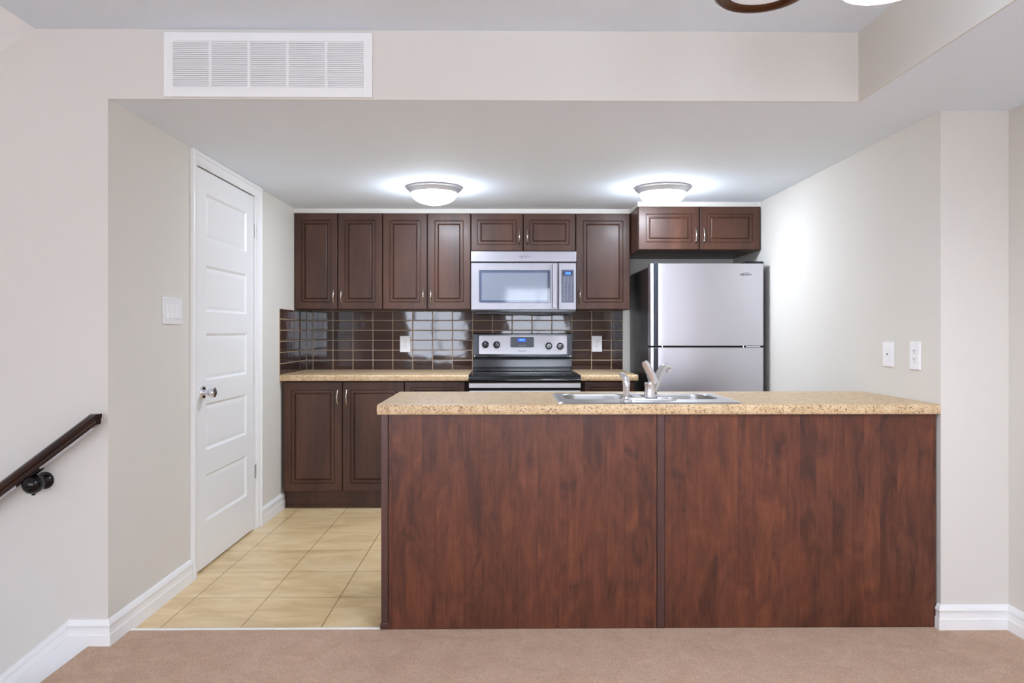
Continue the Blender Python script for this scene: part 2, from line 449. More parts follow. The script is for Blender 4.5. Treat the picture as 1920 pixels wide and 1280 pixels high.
k.lathe([(0.0335, 0.0), (0.0335, 0.004), (0.030, 0.009), (0.018, 0.012), (0.0125, 0.016), (0.0125, 0.030), (0.020, 0.034), (0.0265, 0.042), (0.0275, 0.052), (0.0245, 0.062), (0.016, 0.0665), (0.0, 0.067)], (XF + .0003, 3.6614, 0.8965), 'x')
k.obj('knob', M['chrome'], slab)['label'] = 'round chrome door knob'
MB().box(XF - .012, XF + .0006, 3.5825, 3.5845, 0.868, 0.925).obj('latch', M['hinge'], slab)
for z in (1.813, 0.356):
    h = MB().lathe([(0.0055, -0.04), (0.0055, 0.04)], (XL + .004, 4.411, z), 'z', 12)
    h.box(XL + .0005, XL + .003, 4.411, 4.432, z - .04, z + .04)
    h.obj('hinge', M['hinge'], door)

# ------------------------------------------------------------------ return air grille on the bulkhead
g = thing('air_vent', 'white louvred return air grille on the bulkhead at upper left', 'vent', (-0.9, YF, 2.095))
b = MB(); yv = YF - .0005
x0, x1, z0, z1 = -1.296, -0.503, 2.0965, 2.3425
cols = [(-1.2625 + 0.1469 * k, -1.2625 + 0.1469 * k + 0.137) for k in range(5)]
zv0, zv1 = 2.1345, 2.3085
b.box(x0, cols[0][0], yv - .010, yv, z0, z1, .002); b.box(cols[-1][1], x1, yv - .010, yv, z0, z1, .002)
b.box(cols[0][0] - .001, cols[-1][1] + .001, yv - .010, yv, z0, zv0, .002); b.box(cols[0][0] - .001, cols[-1][1] + .001, yv - .010, yv, zv1, z1, .002)
for a, c in zip(cols, cols[1:]): b.box(a[1], c[0], yv - .0095, yv, zv0, zv1)
b.obj('frame', M['trim'], g)
MB().box(cols[0][0], cols[-1][1], yv - .0012, yv - .0002, zv0, zv1).obj('backing', mat('vent_shadow', (208, 208, 210), 0.8), g)
for c0, c1 in cols:
    b = MB(); n = 24; st = (zv1 - zv0) / n
    for k in range(n):
        zc = zv0 + st * (k + .5)
        b.prism([(c0, yv - .0060, zc + .0030), (c0, yv - .0068, zc + .0032), (c0, yv - .0088, zc - .0028), (c0, yv - .0078, zc - .0032)], (c1 - c0, 0, 0))
    b.obj('louvre', M['trim'], g)
for x in (-1.2795, -0.5195): MB().lathe([(0.0035, -.0120), (0.0035, -.009)], (x, yv, 2.2195), 'y', 10).obj('screw', M['trim'], g)

# ------------------------------------------------------------------ wall plates
def outlet(name, label, face, u, z, w=0.076, h=0.116, kind='outlet', group=None):
    """face: 'back' (towards -y), 'right' (towards -x) or 'left' (towards +x)"""
    def at(du, d, dz):
        if face == 'back': return (u + du, YW - .0095 - d, z + dz)
        if face == 'right': return (XR - d, u - du, z + dz)
        return (XL + d, u + du, z + dz)
    t = thing(name, label, kind if kind != 'jack' else 'wall plate', at(0, 0.0004, -h / 2), group)
    def plate(b, u0, u1, v0, v1, d0, d1, r=0.002, bev=0.0015):
        b.loops([[at(p, d, q) for p, q in rr(u0 + i, u1 - i, v0 + i, v1 - i, r)] for i, d in ((0, d0), (0, d1 - bev), (bev, d1))])
    b = MB(); plate(b, -w / 2, w / 2, -h / 2, h / 2, 0.0005, 0.0065); b.obj('plate', M['plastic'], t)
    if kind == 'outlet':
        b = MB(); plate(b, -.0165, .0165, -.033, .033, .0067, .0078, .002, .0006); ins = b.obj('receptacle', M['plastic'], t)
        for zz in (0.0175, -0.0175):
            b = MB()
            plate(b, -.0080, -.0055, zz + .000, zz + .008, .0079, .0084, .0003, .0002); plate(b, .0050, .0075, zz + .001, zz + .0075, .0079, .0084, .0003, .0002)
            plate(b, -.0025, .0025, zz - .0085, zz - .0035, .0079, .0084, .002, .0002)
            b.obj('socket', M['slot'], ins)
    elif kind == 'jack':
        b = MB(); plate(b, -.0165, .0165, -.033, .033, .0067, .0078, .002, .0006); ins = b.obj('insert', M['plastic'], t)
        b = MB(); plate(b, -.004, .004, -.004, .004, .0079, .010, .004, .0003); b.obj('jack', M['slot'], ins)
    else:
        for k in (-1, 0, 1):
            c = k * 0.0445
            b = MB()
            b.loops([[at(c + p * .0165, 0.0067, q) for p, q in ((-1, -.033), (1, -.033), (1, .033), (-1, .033))],
                     [at(c + p * .0155, dd, q) for p, q, dd in ((-1, -.032, .0125 if k else .0085), (1, -.032, .0125 if k else .0085), (1, .032, .0075), (-1, .032, .0075))]])
            b.obj('rocker', M['plastic'], t)
    return t
outlet('power_outlet', 'white power outlet on brown tile left of the stove', 'back', -0.7525, 1.1085, 0.079, 0.123)
outlet('power_outlet', 'white power outlet on brown tile right of the stove', 'back', 0.7085, 1.1096, 0.079, 0.121)
outlet('power_outlet', 'white power outlet on the right wall above the counter end', 'right', 3.0737, 1.0995, 0.077, 0.119)
outlet('cable_jack', 'white wall plate with one small round jack beside the right wall outlet', 'right', 3.290, 1.0995, 0.088, 0.113, 'jack')
outlet('light_switch', 'white triple rocker light switch plate left of the door', 'left', 3.319, 1.2955, 0.188, 0.121, 'switch')

# ------------------------------------------------------------------ backsplash
b = MB()
b.box(XL + .0005, 0.9090, YW - .006, YW - .0005, .9105, 1.3610)
b.box(XL + .0005, XL + .006, 4.889, YW - .006, .9105, 1.3575)
bs = struct(b.obj('wall_backsplash', M['grout']), 'glossy dark brown tile backsplash above the back counter', 'backsplash')
b = MB(); gr = 0.0024
rows = [(.9115, .9865)] + [(.9865 + .0755 * k, .9865 + .0755 * (k + 1)) for k in range(4)] + [(1.2885, 1.3605)]
xe = [XL + .008, -1.4533] + [-1.4533 + 0.15155 * k for k in range(1, 16)]
xe = [x for x in xe if x < 0.86] + [0.9088]
def tile(P, thick, axis):
    t = bmesh.new()
    (u0, u1), (z0, z1) = P
    tu, tz = random.uniform(-.004, .004), random.uniform(-.004, .004)
    Ls = []
    for i, d in ((0, 0.0), (0, thick - .0015), (.0008, thick - .0004), (.0022, thick)):
        L = []
        for u, z in rr(u0 + i, u1 - i, z0 + i, z1 - i, .0012, 2):
            dd = d + (tu * (u - (u0 + u1) / 2) + tz * (z - (z0 + z1) / 2) if d else 0)
            L.append((u, YW - .006 - dd, z) if axis == 'y' else (XL + .006 + dd, u, z))
        Ls.append(L)
    b.loops(Ls, False, True)
for z0, z1 in rows:
    for u0, u1 in zip(xe, xe[1:]): tile(((u0 + gr, u1 - gr), (z0 + gr, z1 - gr)), .003, 'y')
    ye = [4.889, 5.0405, 5.2042, 5.3674, 5.5338]
    for u0, u1 in zip(ye, ye[1:]): tile(((u0 + gr, u1 - gr), (z0 + gr, min(z1, 1.3575) - gr)), .003, 'x')
b.obj('tiles', M['tile'], bs)

# ------------------------------------------------------------------ cabinets
def cab_door(parent, x0, x1, z0, z1, yf, name='door', ins=0.046, wide=1.0):
    i0 = ins
    L = [(0, .019, .002), (0, .003, .002), (.0015, .0008, .002), (.003, 0, .002), (i0, 0, .012), (i0 + .0015, .006, .012), (i0 + .0035, .006, .012),
         (i0 + .0065, .0022, .010), (i0 + .013 * wide, .0012, .004), (i0 + .021 * wide, .0016, .002), (i0 + .0225 * wide, .0095, .001), (i0 + .0265 * wide, .0095, .001), (i0 + .034 * wide, .0022, .001), (i0 + .036 * wide, .0015, .001)]
    return MB().loops([[(u, yf + d, v) for u, v in rr(x0 + i, x1 - i, z0 + i, z1 - i, r)] for i, d, r in L]).obj(name, M['espresso'], parent, smooth=28)
def pull(parent, x, z, yf, length=0.105):
    pts, rad = [], []
    n = 14
    for k in range(n + 1):
        a = k / n
        pts.append((x, yf - 0.0008 - 0.024 * math.sin(PI * a) ** 0.75, z - length / 2 + length * a))
        rad.append((0.0046, 0.0032 + .0012 * math.sin(PI * a)))
    b = MB().tube(pts, rad, 10)
    return b.obj('handle', M['nickel'], parent, smooth=50)
def cab_body(root, x0, x1, y0, y1, z0, z1, m='espresso', pan=None):
    b = MB().box(x0, x1, y0, y1, z0, z1, .001, 1)
    return b.obj('body', M[m], root)
def wall_cab(label, x0, x1, z0, z1, yf, splits, handles, hz, ins=0.046):
    t = thing('wall_cabinet', label, 'cabinet', ((x0 + x1) / 2, (yf + YW) / 2, z0), 'dark brown wall cabinets')
    cab_body(t, x0 + .0008, x1 - .0008, yf + .0205, YW - .0012, z0, z1)
    MB().box(x0 + .003, x1 - .003, yf + .0195, yf + .0204, z0 + .003, z1 - .002).obj('gap_shade_sheet', M['gap'], t)  # dark sheet behind the doors, painting the shade in their gaps
    for (a, c), hx in zip(splits, handles):
        d = cab_door(t, a + .0032, c - .0032, z0 + .003, z1 - .003, yf, ins=ins)
        pull(d, hx, hz, yf)
    return t
ZT_, ZB_ = 2.0565, 1.3625
wall_cab('dark brown two-door wall cabinet in the left corner, nearest the white door', XL + .002, -0.8765, ZB_, ZT_, YB, [(XL + .002, -1.198), (-1.198, -.8765)], [-1.225, -1.170], 1.457)
wall_cab('tall dark brown two-door wall cabinet directly left of the microwave', -0.8755, -0.2395, ZB_, ZT_, YB, [(-.8755, -.5537), (-.5537, -.2395)], [-.582, -.527], 1.457)
wall_cab('short dark brown two-door wall cabinet directly above the microwave', -0.2385, 0.5175, 1.7825, ZT_, YB, [(-.2385, .1384), (.1384, .5175)], [.110, .168], 1.885, 0.042)
wall_cab('narrow single-door dark brown wall cabinet between microwave and refrigerator', 0.5185, 0.9125, ZB_, ZT_, YB, [(.5185, .9125)], [.547], 1.457)
YFC = 4.93
wall_cab('short deep dark brown two-door wall cabinet above the refrigerator', 0.9145, XR - .002, 1.7600, ZT_, YFC, [(.9145, 1.3345), (1.3345, XR - .008)], [1.306, 1.361], 1.857, 0.046)

def base_cab(label, x0, x1, doors, drawers):
    t = thing('base_cabinet', label, 'cabinet', ((x0 + x1) / 2, 5.2, 0), 'dark brown base cabinets')
    cab_body(t, x0, x1, YC + .045, YW - .002, 0.121, 0.8682)
    MB().box(x0 + .003, x1 - .003, YC + .0435, YC + .0449, .125, .864).obj('gap_shade_sheet', M['gap'], t)  # same dark sheet: shade between the base fronts put in as colour
    b = MB().box(x0, x1, YC + .082, YC + .10, 0.001, 0.1205, .001); b.box(x0, x1, YC + .078, YC + .0825, 0.001, 0.022, .001)
    b.obj('toe_kick', M['espresso'], t)
    for a, c, z0, z1, hx in doors:
        d = cab_door(t, a, c, z0, z1, YC + .024, ins=0.05); pull(d, hx, 0.759 if z1 > .8 else .60, YC + .024)
    for a, c, z0, z1 in drawers:
        d = cab_door(t, a, c, z0, z1, YC + .024, 'drawer', 0.036, 0.8)
        MB().lathe([(0.007, -.0005), (0.006, -.012), (0.013, -.018), (0.0155, -.024), (0.012, -.0285), (0.0, -.030)], ((a + c) / 2, YC + .024, (z0 + z1) / 2), 'y', 20).obj('knob', M['nickel'], d)
base_cab('dark brown two-door base cabinet in the corner next to the white door', XL + .018, -0.6755, [(XL + .020, -1.0965, .124, .8615, -1.126), (-1.0925, -.678, .124, .8615, -1.065)], [])
base_cab('dark brown base cabinet with drawer, left of the stove', -0.6745, -0.2420, [(-.672, -.266, .124, .690, -.64)], [(-.672, -.266, .696, .8615)])
base_cab('narrow dark brown base cabinet with drawer, right of the stove', 0.5200, 0.8900, [(.548, .886, .124, .690, .58)], [(.548, .886, .696, .8615)])

# ------------------------------------------------------------------ counters
def counter(label, x0, x1, y0, y1, hole=None, endL=.004, endR=.004):
    b = MB(); r = .009
    prof = [(y0 + r * 1.1, .869), (y0 + .004, .871), (y0, .878), (y0, .897), (y0 + .003, .9045), (y0 + .009, .9093), (y0 + .016, .910), (y1, .910), (y1, .869)]
    if not hole:
        b.loops([[(x, y, z) for y, z in prof] for x in (x0, x1)])
    else:
        hx0, hx1, hy0, hy1 = hole
        b.loops([[(x, y, z) for y, z in prof] for x in (x0, hx0)])
        b.loops([[(x, y, z) for y, z in prof] for x in (hx1, x1)])
        pf = prof[:7] + [(hy0, .910), (hy0, .869)]
        b.loops([[(x, y, z) for y, z in pf] for x in (hx0, hx1)])
        b.box(hx0, hx1, hy1, y1, .869, .910)
    return tag(b.obj('countertop', M['counter']), label, 'countertop')
counter('beige speckled countertop along the back wall, left of the stove', XL + .0015, -0.2405, YC, YW - .0012)
counter('small beige speckled countertop piece right of the stove', 0.5195, 0.9085, YC, YW - .0012)
PX0, PX1, PY0, PY1 = -0.5065, 1.7545, 2.8945, 3.535
SX0, SX1, SY0, SY1 = .222, .972, 2.925, 3.392
counter('long beige speckled peninsula countertop holding the sink', PX0, PX1, PY0, PY1, (SX0 + .014, SX1 - .014, SY0 + .014, SY1 - .014))

# ------------------------------------------------------------------ peninsula base
p = thing('peninsula_cabinet', 'wide cherry brown peninsula cabinet base with two flat back panels', 'cabinet', (0.63, 3.2, 0.0))
b = MB()
b.box(-.4905, 1.745, YP + .019, YP + .035, .009, .8685); b.box(-.4905, -.472, YP + .019, 3.495, .009, .8685)
b.box(1.727, 1.745, YP + .019, 3.495, .009, .8685); b.box(-.472, 1.727, YP + .035, 3.495, .009, .10); b.box(-.472, .20, 3.477, 3.495, .1, .8685); b.box(1.0, 1.727, 3.477, 3.495, .1, .8685); b.box(.2, 1.0, 3.477, 3.495, .1, .68)
b.obj('body', M['post'], p)
MB().box(-.4635, .6156, YP, YP + .0185, .0085, .8685, .0012).obj('back_panel', M['cherry'], p)
MB().box(.6478, 1.7475, YP, YP + .0185, .0085, .8685, .0012).obj('back_panel', M['cherry'], p)
MB().box(.6172, .6462, YP - .003, YP + .0185, .0085, .8685, .0015).obj('joint_strip', M['post'], p)
b = MB().box(-.4925, -.4655, YP - .003, YP + .0185, .0085, .8685, .0015); b.box(-.4965, -.4635, YP - .006, YP + .012, .0085, .035, .004)
b.obj('end_post', M['post'], p)

# ------------------------------------------------------------------ sink, faucet, sprayer
s = thing('sink', 'double bowl stainless steel drop-in sink in the peninsula countertop', 'sink', ((SX0 + SX1) / 2, 3.15, .91))
bowls = [(.262, .578, 3.085, 3.362), (.612, .932, 3.085, 3.362)]
b = MB(); bm = b.bm
def ring(L, z): return [bm.verts.new((x, y, z)) for x, y in L]
ZS = .9145
o0 = rr(SX0, SX1, SY0, SY1, .035, 8); o1 = rr(SX0 + .006, SX1 - .006, SY0 + .006, SY1 - .006, .031, 8); o2 = rr(SX0 + .012, SX1 - .012, SY0 + .012, SY1 - .012, .027, 8)
R0, R1, R2 = ring(o0, .9104), ring(o1, ZS + .001), ring(o2, ZS - .0005)
n = len(R0)
for A, B_ in ((R0, R1), (R1, R2)):
    for i in range(n): bm.faces.new((A[i], A[(i + 1) % n], B_[(i + 1) % n], B_[i]))
holes = [ring(rr(x0, x1, y0, y1, .07, 8), ZS - .0005) for x0, x1, y0, y1 in bowls]
ed = []
for L in [R2] + holes:
    for i in range(len(L)):
        e_ = bm.edges.get((L[i], L[(i + 1) % len(L)])) or bm.edges.new((L[i], L[(i + 1) % len(L)]))
        ed.append(e_)
bmesh.ops.triangle_fill(bm, use_beauty=True, use_dissolve=False, edges=ed)
b.obj('rim', M['sinksteel'], s, smooth=40)
for x0, x1, y0, y1 in bowls:
    b = MB()
    b.loops([[(x, y, z) for x, y in rr(x0 + i, x1 - i, y0 + i, y1 - i, r, 8)] for i, z, r in ((0, ZS - .0005, .07), (.003, ZS - .002, .068), (.006, ZS - .008, .066), (.012, .78, .06), (.022, .757, .05), (.045, .750, .03))], False, True)
    bw = b.obj('bowl', M['sinksteel'], s, smooth=50)
    MB().lathe([(.040, .7505), (.038, .753), (.028, .7515), (.0, .7512)], ((x0 + x1) / 2, (y0 + y1) / 2, 0), 'z', 24).obj('drain', M['chrome'], bw)
f = thing('faucet', 'chrome single-lever faucet standing on the sink rim', 'faucet', (.6136, 3.045, .9145))
fx, fy, fz = .6136, 3.045, .9148
b = MB().loops([[(x, y, z) for x, y in rr(fx - .115 + i, fx + .115 - i, fy - .027 + i, fy + .027 - i, .027, 8)] for i, z in ((0, fz), (0, fz + .005), (.004, fz + .009), (.012, fz + .011))])
b.obj('base_plate', M['chrome'], f, smooth=45)
MB().lathe([(.0255, .0112), (.0245, .018), (.0225, .026), (.0215, .060), (.0235, .066), (.0235, .071), (.0205, .076), (.0, .078)], (fx, fy, fz), 'z', 28).obj('body', M['chrome'], f)
lv = []; lr = []
for k in range(13):
    a = k / 12
    lv.append((fx + .014 - .020 * a - .024 * a * a, fy - .004 - .028 * a, fz + .074 + .088 * a - .004 * math.sin(PI * a)))
    lr.append((.021 - .006 * a if a < .95 else .011, .017 - .0115 * a ** .6))
MB().tube(lv, lr, 16, up=(0, -1, 0)).obj('lever', M['chrome'], f, smooth=50)
spv = []; srd = []
for k in range(19):
    a = k / 18
    spv.append((fx + .012 + .105 * a, fy + .012 + .145 * a, fz + .030 + .115 * math.sin(a * 1.9) / math.sin(1.57) - .012 * a))
    srd.append(.0195 - .0075 * a)
sp_ = MB().tube(spv, srd, 16); sp_ = sp_.obj('spout', M['chrome'], f, smooth=50)
ex, ey, ez = spv[-1]
MB().lathe([(.0115, .004), (.0115, -.014), (.010, -.018), (.0, -.018)], (ex - .003, ey - .004, ez - .004), 'z', 18).obj('aerator', M['chrome'], sp_)
f2 = thing('sink_sprayer', 'small chrome side sprayer left of the faucet', 'sprayer', (.5035, 2.985, .9145))
q = (.5035, 2.985, .9148)
MB().lathe([(.024, 0), (.023, .006), (.0165, .012), (.0155, .020), (.0, .021)], q, 'z', 24).obj('base', M['chrome'], f2)
b = MB().tube([(q[0], q[1], q[2] + .0215), (q[0] + .0005, q[1], q[2] + .045), (q[0] + .001, q[1], q[2] + .075), (q[0] - .002, q[1] + .003, q[2] + .092), (q[0] - .010, q[1] + .008, q[2] + .104), (q[0] - .020, q[1] + .014, q[2] + .110), (q[0] - .023, q[1] + .016, q[2] + .111)],
              [.0135, .0135, .0155, .0155, .0125, .0095, .006], 16)
b.obj('spray_head', M['chrome'], f2, smooth=50)

# ------------------------------------------------------------------ stove
st = thing('stove', 'black and stainless electric stove with glass top against the back wall', 'stove', (.139, 5.2, 0))
RX0, RX1 = -.2375, .5165
YR0 = YC - .032
MB().box(RX0 + .003, RX1 - .003, YR0 + .04, 5.515, .03, .893, .003).obj('body', M['black'], st)
b = MB()
b.loops([[(x, y, z) for y, z in ((YR0 - .004, .8605), (YR0 - .009, .868), (YR0 - .009, .884), (YR0 - .002, .896), (YR0 + .010, .9055), (YR0 + .022, .9075), (YR0 + .030, .9045), (5.43, .9045), (5.44, .9085), (5.455, .9085), (5.455, .8945), (YR0 + .035, .8945), (YR0 + .035, .8605))] for x in (RX0, RX1)])
b.box(RX0, RX0 + .016, YR0 + .012, 5.44, .9045, .9092, .002); b.box(RX1 - .016, RX1, YR0 + .012, 5.44, .9045, .9092, .002)
ct = b.obj('cooktop', M['blackglass'], st)
for cx, cy_, r in ((-.06, 5.03, .115), (.33, 5.03, .09), (-.06, 5.30, .08), (.33, 5.30, .105)):
    MB().lathe([(r, .9046), (r, .9049), (r - .002, .9049), (r - .002, .9046)], (cx, cy_, 0), 'z', 40, False, False).obj('burner_ring', mat('burner_print', (70, 70, 76), .3), ct)
MB().box(RX0 + .002, RX1 - .002, YR0 - .004, YR0 + .036, .824, .858, .004).obj('front_trim', M['panelsteel'], st)
od = MB().box(RX0 + .002, RX1 - .002, YR0 - .004, YR0 + .038, .26, .8065, .006).obj('oven_door', M['panelsteel'], st)
MB().box(RX0 + .11, RX1 - .11, YR0 - .0055, YR0 - .0035, .40, .66, .001).obj('window', M['blackglass'], od)
b = MB().tube([(RX0 + .06, YR0 - .04, .755), (RX1 - .06, YR0 - .04, .755)], .011, 14); b.tube([(RX0 + .07, YR0 - .04, .755), (RX0 + .07, YR0 - .004, .755)], .008, 10); b.tube([(RX1 - .07, YR0 - .04, .755), (RX1 - .07, YR0 - .004, .755)], .008, 10)
b.obj('handle', M['steel'], od)
MB().box(RX0 + .002, RX1 - .002, YR0 - .004, YR0 + .038, .05, .252, .006).obj('storage_drawer', M['steel'], st)
# backguard: lower curved glossy panel, ledge, tilted control panel
BX0, BX1 = -.2335, .5115
b = MB()
b.loops([[(x, y, z) for y, z in ((5.5335, .9088), (5.4565, .9088), (5.4565, .925), (5.4555, .934), (5.4555, .945), (5.4585, .99), (5.4635, 1.003), (5.472, 1.008), (5.474, 1.0145), (5.474, 1.024), (5.465, 1.027), (5.472, 1.184), (5.477, 1.189), (5.5335, 1.189))] for x in (BX0, BX1)])
bg = b.obj('backguard', M['black'], st)
b = MB()
for x0, x1 in ((BX0 + .02, -.13), (-.035, BX1 - .02)): b.box(x0, x1, 5.4705, 5.4738, 1.0148, 1.0215)
b.obj('vent_slot', M['darkplastic'], bg)
# side rails of the control panel
def cp(z, d=0): return 5.465 + (z - 1.027) * (.007 / .157) - d      # front of the tilted control panel
def tilt(b, x0, x1, z0, z1, d0, d1, r=.004, bev=.001):
    b.loops([[(u, cp(v, d), v) for u, v in rr(x0 + i, x1 - i, z0 + i, z1 - i, r, 5)] for i, d in ((0, d0), (0, d1 - bev), (bev, d1))]); return b
tilt(MB(), BX0 + .001, -.196, 1.029, 1.183, .0003, .003, .003).obj('side_cap', M['darkplastic'], bg)
tilt(MB(), .480, BX1 - .001, 1.029, 1.183, .0003, .003, .003).obj('side_cap', M['darkplastic'], bg)
cpn = tilt(MB(), -.1895, .4735, 1.033, 1.1745, .0003, .004, .008).obj('control_panel', M['panelsteel'], st)
for x in (-.1405, -.0557, .3377, .4228):
    zc = 1.1055 - .012 * (x + .14) / .56
    k = MB().lathe([(.0265, -.0003), (.0265, -.004), (.0245, -.006), (.0225, -.010), (.0215, -.024), (.018, -.0265), (.0, -.0267)], (x, cp(zc, .004), zc), 'y', 28).obj('knob', M['black'], cpn)
    MB().box(x - .0015, x + .0015, cp(zc, .0325), cp(zc, .0308), zc + .004, zc + .019).obj('pointer', M['key'], k)
dp = tilt(MB(), .0485, .2260, 1.0845, 1.1625, .0043, .0058, .007, .0005).obj('display_panel', M['darkplastic'], cpn)
tilt(MB(), .100, .166, 1.1265, 1.1525, .0060, .0066, .004, .0003).obj('display', M['blueglow'], dp)
b = MB(); b.add(text_mesh('10:22', .021), FACE(.134, cp(1.139, .0075), 1.1393)); b.obj('clock_digits', M['blue'], dp)
b = MB(); b.add(text_mesh('BAKE  ON  OFF', .0075), FACE(.137, cp(1.099, .0064), 1.0985)); b.obj('lettering', M['key'], dp)
b = MB(); b.add(text_mesh('Whirlpool', .0155), FACE(.137, cp(1.0565, .0046), 1.0565)); b.obj('lettering', M['logo'], cpn)
for x in (-.099, .3775): MB().lathe([(.0022, -.0002), (.0022, -.0012)], (x, cp(1.062, .004), 1.0600), 'y', 10).obj('indicator_lamp', M['slot'], cpn)
for x in (BX0 + .012, BX1 - .012): MB().lathe([(.006, 0), (.006, -.004), (.003, -.006)], (x, 5.4738, 1.019), 'y', 12).obj('screw', M['hinge'], bg)

# swoosh logo used on two appliances
def swoosh(root, x, y, z, w, m):
    b = MB(); b.add(text_mesh('Whirlpool', w * .235, .0003), FACE(x, y, z)); b.obj('lettering', m, root)
    b = MB(); n = 46; Lo, Li = [], []
    for k in range(n + 1):
        a = math.radians(-40 + 300 * k / n)
        th = .012 + .035 * math.sin(PI * k / n)
        for L, s_ in ((Lo, 1), (Li, 1 - th * 3.2)):
            u, v = .30 * math.cos(a) * s_, .16 * math.sin(a) * s_
            c, s2 = math.cos(.42), math.sin(.42)
            L.append((x + w * (u * c - v * s2) - w * .03, z + w * (u * s2 + v * c) ))
    for i in range(n):
        q = [Lo[i], Lo[i + 1], Li[i + 1], Li[i]]
        b.loops([[(u, y + .0002, v) for u, v in q], [(u, y - .0002, v) for u, v in q]])
    b.obj('emblem', m, root)

# ------------------------------------------------------------------ microwave
mw = thing('microwave', 'stainless over-the-range microwave mounted above the stove', 'microwave', (.139, 5.35, 1.3415))
MX0, MX1, MY = -.2365, .5165, 5.173
MB().box(MX0 + .002, MX1 - .002, MY + .032, YW - .0105, 1.345, 1.7805, .002).obj('body', M['black'], mw)
vp = MB().box(MX0, MX1, MY - .002, MY + .031, 1.7005, 1.7765, .004).obj('vent_panel', M['mwsteel'], mw)
swoosh(vp, .147, MY - .0024, 1.738, .085, M['logo'])
b = MB()
b.loops([[(u, MY + d, v) for u, v in rr(MX0 + i, .3875 - i, 1.357 + i, 1.6955 - i, .003, 5)] for i, d in ((0, .030), (0, .004), (.004, 0))] , True, False)
# door face with a window opening
b.loops([[(u, MY + d, v) for u, v in rr(*q, r, 5)] for q, r, d in (((MX0 + .004, .3835, 1.361, 1.6915), .003, 0), ((-.1795, .3315, 1.4075, 1.6425), .010, 0), ((-.1765, .3285, 1.4105, 1.6395), .009, .004))], False, True)
md = b.obj('door', M['mwsteel'], mw, smooth=30)
MB().loops([[(u, MY + d, v) for u, v in rr(-.1755, .3275, 1.4115, 1.6385, .009, 5)] for d in (.0035, .0025)]).obj('window', M['mwglass'], md)
MB().loops([[(u, MY + d, v) for u, v in rr(-.160, .311, 1.427, 1.623, .004, 4)] for d in (.0024, .0021)]).obj('window_screen', M['mwscreen'], md)
b = MB()
b.loops([[(x, y, z) for x, y in rr(.342, .380, MY - .042, MY - .026, .007, 4)] for z in (1.372, 1.684)]); b.box(.352, .370, MY - .028, MY - .0003, 1.385, 1.405, .002); b.box(.352, .370, MY - .028, MY - .0003, 1.652, 1.672, .002)
b.obj('handle', M['mwsteel'], md)
kp = MB().loops([[(u, MY + d, v) for u, v in rr(.3895 + i, MX1 - i, 1.357 + i, 1.6955 - i, .003, 5)] for i, d in ((0, .030), (0, .004), (.004, 0))]).obj('control_panel', M['mwsteel'], mw)
kpp = MB().loops([[(u, MY - d, v) for u, v in rr(.4095 + i, .4985 - i, 1.4105 + i, 1.6445 - i, .005, 5)] for i, d in ((0, .0003), (0, .0015), (.001, .002))]).obj('keypad', M['mwpanel'], kp)
MB().box(.418, .4885, MY - .0026, MY - .0022, 1.605, 1.634).obj('display', M['black'], kpp)
MB().box(.434, .478, MY - .0030, MY - .0027, 1.608, 1.631).obj('display_glow', M['blueglow'], kpp)
b = MB(); b.add(text_mesh('10:22', .0175), FACE(.456, MY - .0035, 1.6193)); b.obj('clock_digits', M['blue'], kpp)
b = MB()
for r in range(11):
    for c in range(3):
        b.box(.426 + .025 * c, .426 + .025 * c + (.012 if r < 3 else .006), MY - .0026, MY - .0022, 1.588 - .0155 * r - (.004 if r < 3 else .006), 1.588 - .0155 * r)
b.obj('keys', M['keydim'], kpp)
b = MB().box(MX0 + .02, MX1 - .02, MY + .05, 5.50, 1.3305, 1.3445, .003)
ub = b.obj('underside', M['darkplastic'], mw)
MB().box(-.035, .325, MY + .06, MY + .075, 1.3285, 1.341, .002).obj('hood_lamp', M['lens'], ub)

# ------------------------------------------------------------------ refrigerator
fr = thing('refrigerator', 'stainless top-freezer refrigerator with black sides beside the right wall', 'refrigerator', (1.335, 5.1, 0))
FX0, FX1, FY = .958, 1.7135, 4.752
MB().box(FX0 + .002, FX1 - .002, FY + .075, 5.50, .03, 1.632, .004).obj('body', M['blackside'], fr)
def fdoor(name, z0, z1):
    b = MB()
    prof = [(FX0, FY + .065), (FX0, FY + .012), (FX0 + .004, FY + .004), (FX0 + .010, FY + .001), (.983, FY + .0005), (.9845, FY + .010), (1.0115, FY + .010), (1.013, FY + .0005), (1.05, FY - .002), (1.2, FY - .0065), (1.335, FY - .008), (1.5, FY - .0065), (1.66, FY - .001), (FX1 - .008, FY + .002), (FX1, FY + .012), (FX1, FY + .065)]
    b.loops([[(x + (0.001 if i else 0) * 0, y, z) for x, y in prof] for i, z in enumerate((z0, z1))])
    return b.obj(name, M['fridge_steel'], fr, smooth=40)
fd = fdoor('freezer_door', 1.1115, 1.650); rd = fdoor('fridge_door', .095, 1.0975)
for d, z0, z1 in ((fd, 1.1125, 1.659), (rd, .30, 1.0965)):
    MB().loops([[(x, y, z) for x, y in rr(.985, 1.011, FY - .016, FY + .0095, .008, 4)] for z in (z0, z1 - .004)] + [[(x, y, z1) for x, y in rr(.988, 1.008, FY - .013, FY + .0065, .006, 4)]]).obj('handle', M['darkplastic'], d)
swoosh(fd, 1.588, FY - .0066, 1.578, .078, M['logo'])
b = MB().box(FX0 + .01, FX1 - .01, FY + .03, FY + .06, 1.098, 1.111); b.obj('door_gasket', M['slot'], fr)
MB().box(1.595, 1.688, FY + .004, FY + .02, 1.1000, 1.1090, .002).obj('middle_hinge', M['chrome'], fr)
for x in (1.578, 1.042): MB().lathe([(.0055, 1.0985), (.0055, 1.1105)], (x, FY + .012, 0), 'z', 12).obj('hinge_pin', M['chrome'], fr)
